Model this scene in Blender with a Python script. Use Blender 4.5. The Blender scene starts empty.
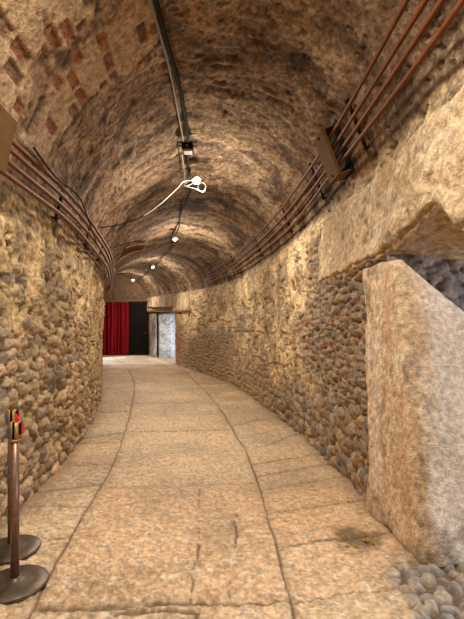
import numpy as np, math
CAM_Z = 1.54
RY = [-6, 0, 3.6, 6.2, 9.0, 11.9, 14.5, 16.7, 18.0, 19.5, 20.4, 21.2, 24.0]
RX = [1.30, 1.36, 1.27, 1.09, .66, .08, -.95, -2.1, -2.72, -3.55, -4.15, -4.75, -7.0]
LY = [-6, 0, 3.34, 5.0, 8.9, 12.0, 15.0, 18.0, 21.0, 24.0]
LX = [-1.75, -1.76, -1.87, -2.07, -2.90, -3.85, -5.0, -6.45, -8.1, -10.0]

def smooth_curve(ys, xs):
    """natural-ish cubic through points, tabulated"""
    ys = np.array(ys, float); xs = np.array(xs, float)
    m = np.gradient(xs, ys)
    def f(y):
        y = np.asarray(y, float)
        k = np.clip(np.searchsorted(ys, y) - 1, 0, len(ys) - 2)
        h = ys[k + 1] - ys[k]
        t = (y - ys[k]) / h
        t2, t3 = t * t, t * t * t
        return ((2 * t3 - 3 * t2 + 1) * xs[k] + (t3 - 2 * t2 + t) * h * m[k]
                + (-2 * t3 + 3 * t2) * xs[k + 1] + (t3 - t2) * h * m[k + 1])
    return f
XR = smooth_curve(RY, RX)
XL = smooth_curve(LY, LX)

def ZF(y):
    y = np.asarray(y, float)
    return .00286 * np.clip(y - 6, 0, None) ** 2

L_SPRING, R_SPRING, CROWN = 2.35, 2.95, 4.25
def LEAN(y):
    return np.interp(y, [0, 4, 9, 20], [.16, .16, .05, .05])

def vault(p, y, off=0.0):
    """point on the vault: p 0 (left springing) .. 1 (right springing)"""
    p = np.asarray(p, float); y = np.asarray(y, float)
    rise = .55 * ZF(y)
    xl = XL(y) + LEAN(y); xr = XR(y) - .02
    a = np.pi * (1 - p)
    hw = (xr - xl) / 2
    xc = (xr + xl) / 2
    zs = L_SPRING + (R_SPRING - L_SPRING) * p + rise
    top = CROWN - (L_SPRING + R_SPRING) / 2
    x = xc + (hw - off) * np.cos(a)
    z = zs + (top - off) * np.sin(a)
    return x, z
import bpy, bmesh, random
from mathutils import Vector, Matrix
C = bpy.context.collection
random.seed(4)

# ------------------------------------------------------------------ numpy noise
def _h(ix, iy, iz, seed):
    n = (ix.astype(np.int64) * 374761393 + iy.astype(np.int64) * 668265263
         + iz.astype(np.int64) * 2147483647 + seed * 1274126177) & 0xFFFFFFFF
    n = ((n ^ (n >> 13)) * 1274126177) & 0xFFFFFFFF
    n = ((n ^ (n >> 16)) * 2246822519) & 0xFFFFFFFF
    return ((n ^ (n >> 15)) & 0xFFFFFF) / float(0xFFFFFF)

def hash2(ix, iy, seed):
    return _h(np.asarray(ix), np.asarray(iy), np.zeros_like(np.asarray(ix)), seed)

def vnoise(x, y, seed=0):
    x, y = np.broadcast_arrays(np.asarray(x, float), np.asarray(y, float))
    ix = np.floor(x); iy = np.floor(y)
    fx = x - ix; fy = y - iy
    fx = fx * fx * (3 - 2 * fx); fy = fy * fy * (3 - 2 * fy)
    ix = ix.astype(np.int64); iy = iy.astype(np.int64)
    a = hash2(ix, iy, seed); b = hash2(ix + 1, iy, seed)
    c = hash2(ix, iy + 1, seed); d = hash2(ix + 1, iy + 1, seed)
    return (a * (1 - fx) + b * fx) * (1 - fy) + (c * (1 - fx) + d * fx) * fy

def fbm(x, y, seed=0, octv=4, gain=.5):
    s = 0; a = 1; t = 0
    for k in range(octv):
        s = s + a * vnoise(np.asarray(x) * 2 ** k + 17.3 * k, np.asarray(y) * 2 ** k + 5.1 * k, seed + k * 13)
        t += a; a *= gain
    return s / t                                     # 0..1, mean .5

def vnoise3(x, y, z, seed=0):
    ix = np.floor(x); iy = np.floor(y); iz = np.floor(z)
    f = [x - ix, y - iy, z - iz]
    f = [q * q * (3 - 2 * q) for q in f]
    ix = ix.astype(np.int64); iy = iy.astype(np.int64); iz = iz.astype(np.int64)
    r = 0
    for a in (0, 1):
        for b in (0, 1):
            for c in (0, 1):
                w = (f[0] if a else 1 - f[0]) * (f[1] if b else 1 - f[1]) * (f[2] if c else 1 - f[2])
                r = r + w * _h(ix + a, iy + b, iz + c, seed)
    return r

def fbm3(x, y, z, seed=0, octv=4, gain=.5):
    s = 0; a = 1; t = 0
    for k in range(octv):
        s = s + a * vnoise3(x * 2 ** k + 7.7 * k, y * 2 ** k + 3.1 * k, z * 2 ** k + 1.9 * k, seed + 11 * k)
        t += a; a *= gain
    return s / t

def sstep(a, b, x):
    t = np.clip((x - a) / (b - a), 0, 1)
    return t * t * (3 - 2 * t)

def mix(a, b, t):
    t = np.asarray(t)[..., None]
    return a * (1 - t) + b * t

def lin(r, g, b):
    f = lambda c: (c / 255 / 12.92) if c <= 10 else ((c / 255 + .055) / 1.055) ** 2.4
    return np.array([f(r), f(g), f(b)])

def pick(pal, r):
    """palette lookup with a random field 0..1"""
    pal = np.array(pal)
    return pal[np.clip((r * len(pal)).astype(int), 0, len(pal) - 1)]

def cobbles(u, v, cw, ch, seed, amin=.42, amax=.62, rot=.5, jit=.32, skip=0.0):
    """field of rounded stones set in mortar: relief 0..1 and two random fields per stone"""
    f = .9 / cw
    u, v = (u + (fbm(u * f, v * f, seed + 401, 3) - .5) * cw * .5, v + (fbm(u * f + 31, v * f, seed + 402, 3) - .5) * ch * .45)
    u = u + (fbm(u * f * 4, v * f * 4, seed + 403, 2) - .5) * cw * .16
    v = v + (fbm(u * f * 4 + 9, v * f * 4, seed + 404, 2) - .5) * ch * .16
    j0 = np.floor(v / ch).astype(np.int64)
    best = np.zeros_like(u); r1 = np.zeros_like(u); r2 = np.zeros_like(u)
    for dj in (-1, 0, 1):
        j = j0 + dj
        sh = hash2(j, j * 0, seed + 9) * 1.0
        i0 = np.floor(u / cw - sh).astype(np.int64)
        for di in (-1, 0, 1):
            i = i0 + di
            h = [hash2(i, j, seed + 31 * k) for k in range(7)]
            cx = (i + .5 + sh + (h[0] - .5) * 2 * jit) * cw
            cy = (j + .5 + (h[1] - .5) * 2 * jit) * ch
            an = (h[2] - .5) * 2 * rot
            ca = np.cos(an); sa = np.sin(an)
            dx = u - cx; dy = v - cy
            ax = cw * (amin + (amax - amin) * h[3]); ay = ch * (amin + (amax - amin) * h[4])
            p = np.abs((dx * ca + dy * sa) / ax); q = np.abs((-dx * sa + dy * ca) / ay)
            ex = 2.0 + 2.2 * h[6]
            e = 1 - (p ** ex + q ** ex)
            tl = 1 + .55 * ((h[0] - .5) * dx / ax + (h[1] - .4) * dy / ay)
            hh = np.clip(e, 0, 1) ** .42 * (.45 + .55 * h[5]) * np.clip(tl, .3, 1.6)
            hh = np.where(h[6] < skip, 0, hh)
            m = hh > best
            best = np.where(m, hh, best); r1 = np.where(m, h[3] * .37 + h[5] * .63, r1); r2 = np.where(m, h[6], r2)
    # make the random colour field uniform-ish again
    r1 = np.where(best > 0, np.mod(r1 * 7.31, 1.0), 0)
    return best, r1, r2

# ------------------------------------------------------------------ mesh helpers
def mesh_np(name, V, F, mat, col=None, parent=None, smooth=True):
    me = bpy.data.meshes.new(name)
    V = np.asarray(V, np.float32); F = np.asarray(F, np.int32)
    me.vertices.add(len(V)); me.vertices.foreach_set('co', V.ravel())
    me.loops.add(F.size); me.loops.foreach_set('vertex_index', F.ravel())
    me.polygons.add(len(F))
    k = F.shape[1]
    me.polygons.foreach_set('loop_start', np.arange(0, F.size, k, dtype=np.int32))
    try:
        me.polygons.foreach_set('loop_total', np.full(len(F), k, np.int32))
    except Exception:
        pass
    me.update(calc_edges=True)
    me.polygons.foreach_set('use_smooth', np.full(len(F), smooth, bool))
    if col is not None:
        a = me.color_attributes.new('Col', 'FLOAT_COLOR', 'POINT')
        c4 = np.ones((len(V), 4), np.float32); c4[:, :3] = col
        a.data.foreach_set('color', c4.ravel())
    me.validate()
    o = bpy.data.objects.new(name, me); C.objects.link(o)
    me.materials.append(mat)
    if parent: o.parent = parent
    return o

def grid_faces(n, m, flip=False, base=0):
    a = np.arange(n * m).reshape(n, m) + base
    f = np.stack([a[:-1, :-1], a[1:, :-1], a[1:, 1:], a[:-1, 1:]], -1).reshape(-1, 4)
    return f[:, ::-1] if flip else f

def logspace_y(y0, y1, k):
    """stations whose spacing grows with distance from the viewer's end"""
    ys = [y0]
    while ys[-1] < y1:
        ys.append(ys[-1] + max(.009, k * max(ys[-1], 1.6)))
    ys[-1] = y1
    return np.array(ys)

def bm_obj(name, bm, mat, parent=None, smooth=True):
    me = bpy.data.meshes.new(name); bm.normal_update(); bm.to_mesh(me); bm.free()
    if smooth:
        me.polygons.foreach_set('use_smooth', np.ones(len(me.polygons), bool))
    me.materials.append(mat)
    o = bpy.data.objects.new(name, me); C.objects.link(o)
    if parent: o.parent = parent
    return o

def tag(o, label, cat, group=None, kind=None):
    if label: o['label'] = label
    if cat: o['category'] = cat
    if group: o['group'] = group
    if kind: o['kind'] = kind
    return o

def struct(o, label=None, cat=None):
    o['kind'] = 'structure'
    if label: o['label'] = label
    if cat: o['category'] = cat
    return o

def thing(name, label, cat, loc=(0, 0, 0), group=None):
    o = bpy.data.objects.new(name, None); C.objects.link(o); o.location = loc
    o.empty_display_size = .1
    return tag(o, label, cat, group)

def add_box(bm, c, s, rot=None, bevel=0.0):
    r = bmesh.ops.create_cube(bm, size=1)
    vs = r['verts']
    M = Matrix.Translation(c) @ (rot.to_4x4() if rot else Matrix.Identity(4)) @ Matrix.Diagonal((*s, 1))
    bmesh.ops.transform(bm, matrix=M, verts=vs)
    if bevel:
        es = list({e for v in vs for e in v.link_edges})
        bmesh.ops.bevel(bm, geom=es, offset=bevel, segments=2, affect='EDGES', profile=.6)

def add_lathe(bm, prof, c=(0, 0, 0), n=32, axis=None):
    """revolve (r, z) profile about z (or about axis)"""
    Q = Vector((0, 0, 1)).rotation_difference(axis).to_matrix() if axis is not None else Matrix.Identity(3)
    rings = []
    for r, z in prof:
        if r < 1e-6:
            rings.append([bm.verts.new(Q @ Vector((0, 0, z)) + Vector(c))])
        else:
            rings.append([bm.verts.new(Q @ Vector((r * math.cos(2 * math.pi * k / n), r * math.sin(2 * math.pi * k / n), z)) + Vector(c)) for k in range(n)])
    for a, b in zip(rings[:-1], rings[1:]):
        for k in range(n):
            k2 = (k + 1) % n
            if len(a) == 1 and len(b) == 1: continue
            if len(a) == 1: bm.faces.new((a[0], b[k2], b[k]))
            elif len(b) == 1: bm.faces.new((a[k], a[k2], b[0]))
            else: bm.faces.new((a[k], a[k2], b[k2], b[k]))

def catmull(P, per=8):
    P = [Vector(p) for p in P]
    out = []
    for i in range(len(P) - 1):
        p0 = P[max(i - 1, 0)]; p1 = P[i]; p2 = P[i + 1]; p3 = P[min(i + 2, len(P) - 1)]
        for k in range(per):
            t = k / per
            out.append(.5 * ((2 * p1) + (p2 - p0) * t + (2 * p0 - 5 * p1 + 4 * p2 - p3) * t * t + (3 * p1 - p0 - 3 * p2 + p3) * t ** 3))
    out.append(P[-1])
    return out

def add_tube(bm, path, r, n=10):
    path = [Vector(p) for p in path]
    rings = []; up = None
    for i, p in enumerate(path):
        d = (path[min(i + 1, len(path) - 1)] - path[max(i - 1, 0)]).normalized()
        if up is None:
            up = d.orthogonal().normalized()
        up = (up - d * up.dot(d)).normalized()
        s = d.cross(up)
        rr = r(i / (len(path) - 1)) if callable(r) else r
        rings.append([bm.verts.new(p + (up * math.cos(2 * math.pi * k / n) + s * math.sin(2 * math.pi * k / n)) * rr) for k in range(n)])
    for a, b in zip(rings[:-1], rings[1:]):
        for k in range(n):
            bm.faces.new((a[k], a[(k + 1) % n], b[(k + 1) % n], b[k]))
    bm.faces.new(rings[0][::-1]); bm.faces.new(rings[-1])

def tube_obj(name, path, r, mat, parent=None, n=10):
    bm = bmesh.new(); add_tube(bm, path, r, n)
    return bm_obj(name, bm, mat, parent)

# ------------------------------------------------------------------ materials
def new_mat(name):
    m = bpy.data.materials.new(name); m.use_nodes = True
    nt = m.node_tree; b = nt.nodes['Principled BSDF']
    return m, nt, b

def stone_mat(name, rough=.85, grain=38.0, bump=.35, dist=.012, var=(.80, 1.2), spec=.25, rough_var=0.0, fine=150.0):
    """vertex colours times procedural mottling, with procedural bump"""
    m, nt, b = new_mat(name)
    N = nt.nodes.new; L = nt.links.new
    at = N('ShaderNodeAttribute'); at.attribute_name = 'Col'
    tc = N('ShaderNodeTexCoord')
    n1 = N('ShaderNodeTexNoise'); n1.inputs['Scale'].default_value = grain; n1.inputs['Detail'].default_value = 6; n1.inputs['Roughness'].default_value = .65
    n2 = N('ShaderNodeTexNoise'); n2.inputs['Scale'].default_value = fine; n2.inputs['Detail'].default_value = 4
    L(tc.outputs['Object'], n1.inputs['Vector']); L(tc.outputs['Object'], n2.inputs['Vector'])
    mr = N('ShaderNodeMapRange'); mr.inputs['From Min'].default_value = .3; mr.inputs['From Max'].default_value = .7
    mr.inputs['To Min'].default_value = var[0]; mr.inputs['To Max'].default_value = var[1]
    L(n1.outputs['Fac'], mr.inputs['Value'])
    vm = N('ShaderNodeVectorMath'); vm.operation = 'SCALE'
    L(at.outputs['Color'], vm.inputs[0]); L(mr.outputs['Result'], vm.inputs['Scale'])
    L(vm.outputs['Vector'], b.inputs['Base Color'])
    ad = N('ShaderNodeMath'); ad.operation = 'MULTIPLY_ADD'; ad.inputs[1].default_value = .4
    L(n2.outputs['Fac'], ad.inputs[0]); L(n1.outputs['Fac'], ad.inputs[2])
    bp = N('ShaderNodeBump'); bp.inputs['Strength'].default_value = bump; bp.inputs['Distance'].default_value = dist
    L(ad.outputs['Value'], bp.inputs['Height']); L(bp.outputs['Normal'], b.inputs['Normal'])
    b.inputs['Roughness'].default_value = rough
    b.inputs['Specular IOR Level'].default_value = spec
    if rough_var:
        rr = N('ShaderNodeMapRange'); rr.inputs['From Min'].default_value = .35; rr.inputs['From Max'].default_value = .65
        rr.inputs['To Min'].default_value = rough - rough_var; rr.inputs['To Max'].default_value = rough + rough_var
        L(n1.outputs['Fac'], rr.inputs['Value']); L(rr.outputs['Result'], b.inputs['Roughness'])
    return m

def plain_mat(name, col, rough=.5, metal=0.0, spec=.5, scale=40.0, var=.25, bump=.0):
    m, nt, b = new_mat(name)
    N = nt.nodes.new; L = nt.links.new
    tc = N('ShaderNodeTexCoord'); n1 = N('ShaderNodeTexNoise'); n1.inputs['Scale'].default_value = scale; n1.inputs['Detail'].default_value = 4
    L(tc.outputs['Object'], n1.inputs['Vector'])
    cr = N('ShaderNodeValToRGB')
    cr.color_ramp.elements[0].position = .3; cr.color_ramp.elements[1].position = .7
    cr.color_ramp.elements[0].color = (*(np.array(col) * (1 - var)), 1); cr.color_ramp.elements[1].color = (*(np.array(col) * (1 + var)), 1)
    L(n1.outputs['Fac'], cr.inputs['Fac']); L(cr.outputs['Color'], b.inputs['Base Color'])
    b.inputs['Roughness'].default_value = rough; b.inputs['Metallic'].default_value = metal
    b.inputs['Specular IOR Level'].default_value = spec
    if bump:
        bp = N('ShaderNodeBump'); bp.inputs['Strength'].default_value = bump; bp.inputs['Distance'].default_value = .004
        L(n1.outputs['Fac'], bp.inputs['Height']); L(bp.outputs['Normal'], b.inputs['Normal'])
    return m

def emit_mat(name, col, power):
    m, nt, b = new_mat(name)
    b.inputs['Base Color'].default_value = (*col, 1)
    b.inputs['Emission Color'].default_value = (*col, 1)
    b.inputs['Emission Strength'].default_value = power
    return m

M_WALL = stone_mat('cobble_masonry', rough=.88, grain=34, bump=.8, dist=.016, var=(.66, 1.36))
M_VAULT = stone_mat('vault_concrete', rough=.9, grain=20, bump=.9, dist=.03, var=(.48, 1.5), fine=75)
M_FLOOR = stone_mat('paving_stone', rough=.55, grain=40, bump=.95, dist=.014, var=(.68, 1.30), spec=.45, rough_var=.12, fine=120)
M_BLOCK = stone_mat('ashlar_block', rough=.85, grain=26, bump=1.0, dist=.028, var=(.62, 1.36), fine=80)
M_PIPE = plain_mat('brown_painted_pipe', lin(108, 60, 27), rough=.55, var=.2, scale=14, spec=.2)
M_BOXM = plain_mat('brown_box_paint', lin(94, 66, 36), rough=.8, spec=.08, var=.12, scale=9)
M_BLACK = plain_mat('black_metal', lin(24, 21, 18), rough=.8, var=.3, spec=.12)
M_CABLE = plain_mat('grey_conduit', lin(120, 108, 92), rough=.55, var=.15)
M_WHITE = plain_mat('white_cable', lin(150, 146, 138), rough=.5, var=.08)
M_LAMP = plain_mat('lamp_housing_white', lin(215, 210, 200), rough=.4, var=.06)
M_BULB = emit_mat('lamp_glow', (1.0, .93, .80), 45.0)
M_BRONZE = plain_mat('bronzed_steel', lin(128, 100, 84), rough=.4, metal=.6, var=.25, scale=30)
M_BASE = plain_mat('worn_bronze_base', lin(94, 80, 66), rough=.42, metal=.5, var=.35, scale=18)
M_BRASS = plain_mat('brass_head', lin(170, 128, 74), rough=.5, metal=.5, var=.2)
M_BLUE = plain_mat('blue_belt', lin(52, 84, 128), rough=.7, var=.15)
M_RED = plain_mat('red_belt', lin(205, 34, 36), rough=.6, var=.1)
M_CURT = plain_mat('red_velvet', lin(128, 6, 18), rough=.8, var=.25, scale=5, spec=.2)
M_DOOR = plain_mat('dark_door_panel', lin(22, 17, 15), rough=.7, var=.2, scale=6, spec=.15)
M_WOOD = plain_mat('pale_board', lin(150, 126, 96), rough=.7, var=.15)
M_LEAF = plain_mat('dry_leaf', lin(150, 118, 52), rough=.8, var=.3)
# light powers
P1, P2, P3, P4 = 165, 165, 130, 85
PN, PN2 = 125, 70
PD, PD2 = 95, 50
PW = .35
EXPO = 0.0
# ------------------------------------------------------------------ FLOOR
def curve_x(ys, xs):
    ys = np.array(ys); xs = np.array(xs)
    return lambda y: np.interp(y, ys, xs)
JL = smooth_curve([-6, 0, 2.23, 2.95, 3.52, 4.15, 4.89, 7.1, 9.0, 14.1, 18, 24], [-.95, -1.0, -1.10, -1.22, -1.29, -1.34, -1.43, -1.82, -2.2, -3.45, -4.9, -8])
JR = smooth_curve([-6, 0, 2.23, 2.64, 3.25, 4.1, 5.09, 6.86, 9.6, 12.0, 17.2, 24], [.30, .32, .33, .335, .317, .29, .22, .0, -.42, -.96, -2.45, -7.0])
# cross joints: (distance along the corridor at the lane joint, slant)
XJ_L = [(-3, .1), (-1, .1), (1.2, .1), (3.16, .05), (3.72, -.05), (4.30, .35), (4.95, .1), (6.0, .12), (6.55, .6), (7.3, .2), (8.3, .15), (9.2, .2), (10.4, .2), (11.6, .2), (13, .2), (14.5, .2), (16, .2)]
XJ_R = [(-3, .2), (-1, .2), (.9, .2), (2.36, .25), (3.02, .22), (3.57, .3), (4.1, .42), (4.50, .5), (4.90, .5), (5.44, 1.0), (6.1, .9), (7.0, .8), (8.1, .7), (9.3, .6), (10.6, .5), (12, .4), (13.6, .3), (15, .3)]
XJ_C = [(-2.2, 0), (.4, 0), (2.33, .03), (4.16, .08), (6.6, .10), (9.2, .1), (12.4, .15), (15.4, .2), (18, .2)]

def cobble_area(x, y):
    edge = .98 + .35 * np.clip(y - 2.25, -1, 2) * .45 + .12 * (fbm(x * 3, y * 3, 5) - .5)
    near_end = sstep(2.95, 2.7, y)
    return sstep(edge - .03, edge + .05, x) * near_end

def floor_field(x, y):
    """relief in metres (without the slope) and colour"""
    jl = JL(y); jr = JR(y)
    wob = (fbm(x * 2.2, y * 2.2, 3, 3) - .5) * .05
    xx = x + wob; yy = y + (fbm(x * 2.2 + 9, y * 2.2, 8, 3) - .5) * .06
    lane = np.where(xx < jl, 0, np.where(xx > jr, 2, 1))
    d = np.minimum(np.abs(xx - jl), np.abs(xx - jr))
    slab = np.zeros_like(x)
    for ln, js, xref in ((0, XJ_L, jl), (1, XJ_C, jl), (2, XJ_R, jr)):
        m = lane == ln
        idx = np.zeros_like(x)
        dm = np.full_like(x, 9.0)
        for k, (yj, sl) in enumerate(js):
            yl = yj + sl * (xx - xref)
            dm = np.minimum(dm, np.abs(yy - yl)); idx = idx + (yy > yl)
        d = np.where(m, np.minimum(d, dm), d)
        slab = np.where(m, idx + 31 * ln, slab)
    # a straight crack and a line of pits in the big slab, and the outlined slab at the near end
    for (xa, ya, xb, yb) in ((-.33, 4.1, -.23, 2.35), (.04, 3.6, -.03, 2.4)):
        t = np.clip((yy - ya) / (yb - ya), 0, 1)
        dc = np.abs(xx - (xa + (xb - xa) * t) + (fbm(x * 5, y * 9, 52, 3) - .5) * .06) + 9 * ((yy > ya) | (yy < yb))
        pit = fbm(x * 14, y * 14, 41, 3)
        d = np.where((pit > .44), np.minimum(d, dc * .9 + .002 + .02 * np.abs(pit - .6)), d)
    # the edge of a sunk slab at the near end
    hx = np.where((yy < 2.31), np.abs(xx + .19), 9); hy = np.where((xx > -.66) & (xx < -.19), np.abs(yy - 2.30), 9)
    d = np.minimum(d, np.minimum(hx, hy) * .6)
    jw = .004 + .015 * fbm(x * 1.4, y * 1.4, 21, 3)
    joint = 1 - sstep(jw * .35, jw * 1.15, d)
    wide = 1 - sstep(.0, .09, d)
    chis = fbm(x * 11, y * 19, 2, 5, .62) - .5
    r = fbm(x * 30, y * 34, 6, 3) - .5
    big = fbm(x * .9, y * .9, 14, 3) - .5
    tilt = (hash2(slab.astype(np.int64), slab.astype(np.int64) * 0, 77) - .5) * .014
    near = sstep(4.2, 2.3, y)
    h = .038 * chis * (.4 + 1.0 * near) + .014 * r * (.4 + near) + .02 * big * 1.0 + tilt - .013 * joint - .005 * wide
    rnd = hash2(slab.astype(np.int64), slab.astype(np.int64) * 0, 99)
    rnd2 = hash2(slab.astype(np.int64), slab.astype(np.int64) * 0, 55)
    cA = lin(210, 179, 141); cB = lin(204, 165, 124); cC = lin(208, 184, 150)
    col = mix(np.broadcast_to(cA, x.shape + (3,)), np.broadcast_to(cB, x.shape + (3,)), rnd)
    col = mix(col, np.broadcast_to(cC, x.shape + (3,)), np.where(lane == 1, .15, .5) * rnd2)
    stain = fbm(x * 1.6, y * 1.6, 33, 5)
    col = col * (.84 + .32 * sstep(.25, .75, stain))[..., None]
    mot = fbm(x * 16, y * 22, 44, 3)
    col = mix(col, np.broadcast_to(lin(226, 206, 178), x.shape + (3,)), .55 * sstep(.50, .72, mot) * (.35 + .65 * near))
    col = col * (1 - .30 * sstep(.55, .75, fbm(x * 22, y * 30, 61, 4, .65)))[..., None] * (.72 + .56 * sstep(.25, .75, fbm(x * 36, y * 44, 62, 3, .7)))[..., None]
    gcol = lin(112, 86, 60) * (.75 + .5 * fbm(x * 2, y * 2, 63, 3))[..., None]
    col = mix(col, np.broadcast_to(gcol, col.shape), np.clip(joint * (.5 + .55 * fbm(x * 3, y * 3, 64, 3)) + wide * .18, 0, 1))
    # drain stain with litter by the foot of the stone jamb
    ds = np.hypot((x - .95) / .20, (y - 3.15) / .22)
    dr = (1 - sstep(.45, 1.15, ds + (fbm(x * 9, y * 9, 71, 3) - .5) * .8))
    col = mix(col, np.broadcast_to(lin(96, 74, 44), col.shape), .75 * dr)
    h = h - .012 * dr
    # walls' foot: darker brown band with a ragged edge
    foot = np.minimum(x - XL(y), XR(y) - x)
    foot_band = 1 - sstep(.0, .22, foot + (fbm(x * 5, y * 5, 81, 3) - .5) * .15)
    foot_band = np.where((y < 2.7) & (x > 0), 0, foot_band)
    col = mix(col, np.broadcast_to(lin(140, 112, 80), col.shape), .55 * foot_band)
    # pebble paving of the passage mouth
    ca = cobble_area(x, y)
    s, r1, r2 = cobbles(x, y, .105, .085, 300, .36, .52, 1.2, .22)
    ph = .055 * s - .030 + .006 * r
    pcol = pick([lin(168, 154, 138), lin(142, 132, 124), lin(184, 166, 144), lin(150, 140, 134), lin(170, 150, 126)], r1)
    pcol = mix(np.broadcast_to(lin(122, 100, 76), col.shape), pcol, sstep(.15, .5, s)) * (.8 + .4 * sstep(.3, .7, fbm(x * 40, y * 40, 65, 3)))[..., None]
    h = h * (1 - ca) + ph * ca
    col = mix(col, pcol, ca)
    return h, col

def floor_mesh(name, ys, xfun0, xfun1, nx):
    t = np.linspace(0, 1, nx)
    Y = np.repeat(ys[:, None], nx, 1)
    X = xfun0(ys)[:, None] * (1 - t) + xfun1(ys)[:, None] * t
    h, col = floor_field(X, Y)
    Z = ZF(Y) + h
    V = np.stack([X, Y, Z], -1).reshape(-1, 3)
    return mesh_np(name, V, grid_faces(len(ys), nx, True), M_FLOOR, col.reshape(-1, 3))

def right_edge(y):
    # past the wall face in the openings, else tucked just under the wall
    return XR(y) + .22
o = floor_mesh('floor', logspace_y(-4.5, 20.9, .0042), lambda y: XL(y) - .25, right_edge, 420)
struct(o, 'worn tan stone paving slabs running down the curved tunnel', 'floor')
ysp = np.linspace(-1.0, 3.9, 240)
o = floor_mesh('floor_passage', ysp, lambda y: XR(y) + .22, lambda y: np.full_like(y, 4.2), 130)
struct(o, 'pebble paving of the side passage behind the stone jamb', 'floor')
o = floor_mesh('floor_side_opening', np.linspace(16.0, 20.9, 60), lambda y: XR(y) + .22, lambda y: XR(y) + 2.4, 40)
struct(o, 'paving inside the far side opening by the dark door', 'floor')

# ------------------------------------------------------------------ WALLS
PAL_L = [lin(184, 156, 120), lin(164, 140, 108), lin(200, 172, 134), lin(152, 136, 114), lin(174, 148, 110), lin(136, 122, 104), lin(190, 162, 126)]
PAL_R = [lin(146, 126, 102), lin(132, 118, 100), lin(160, 138, 110), lin(122, 112, 100), lin(142, 124, 104), lin(164, 138, 102), lin(142, 112, 88), lin(152, 136, 116)]

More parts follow.
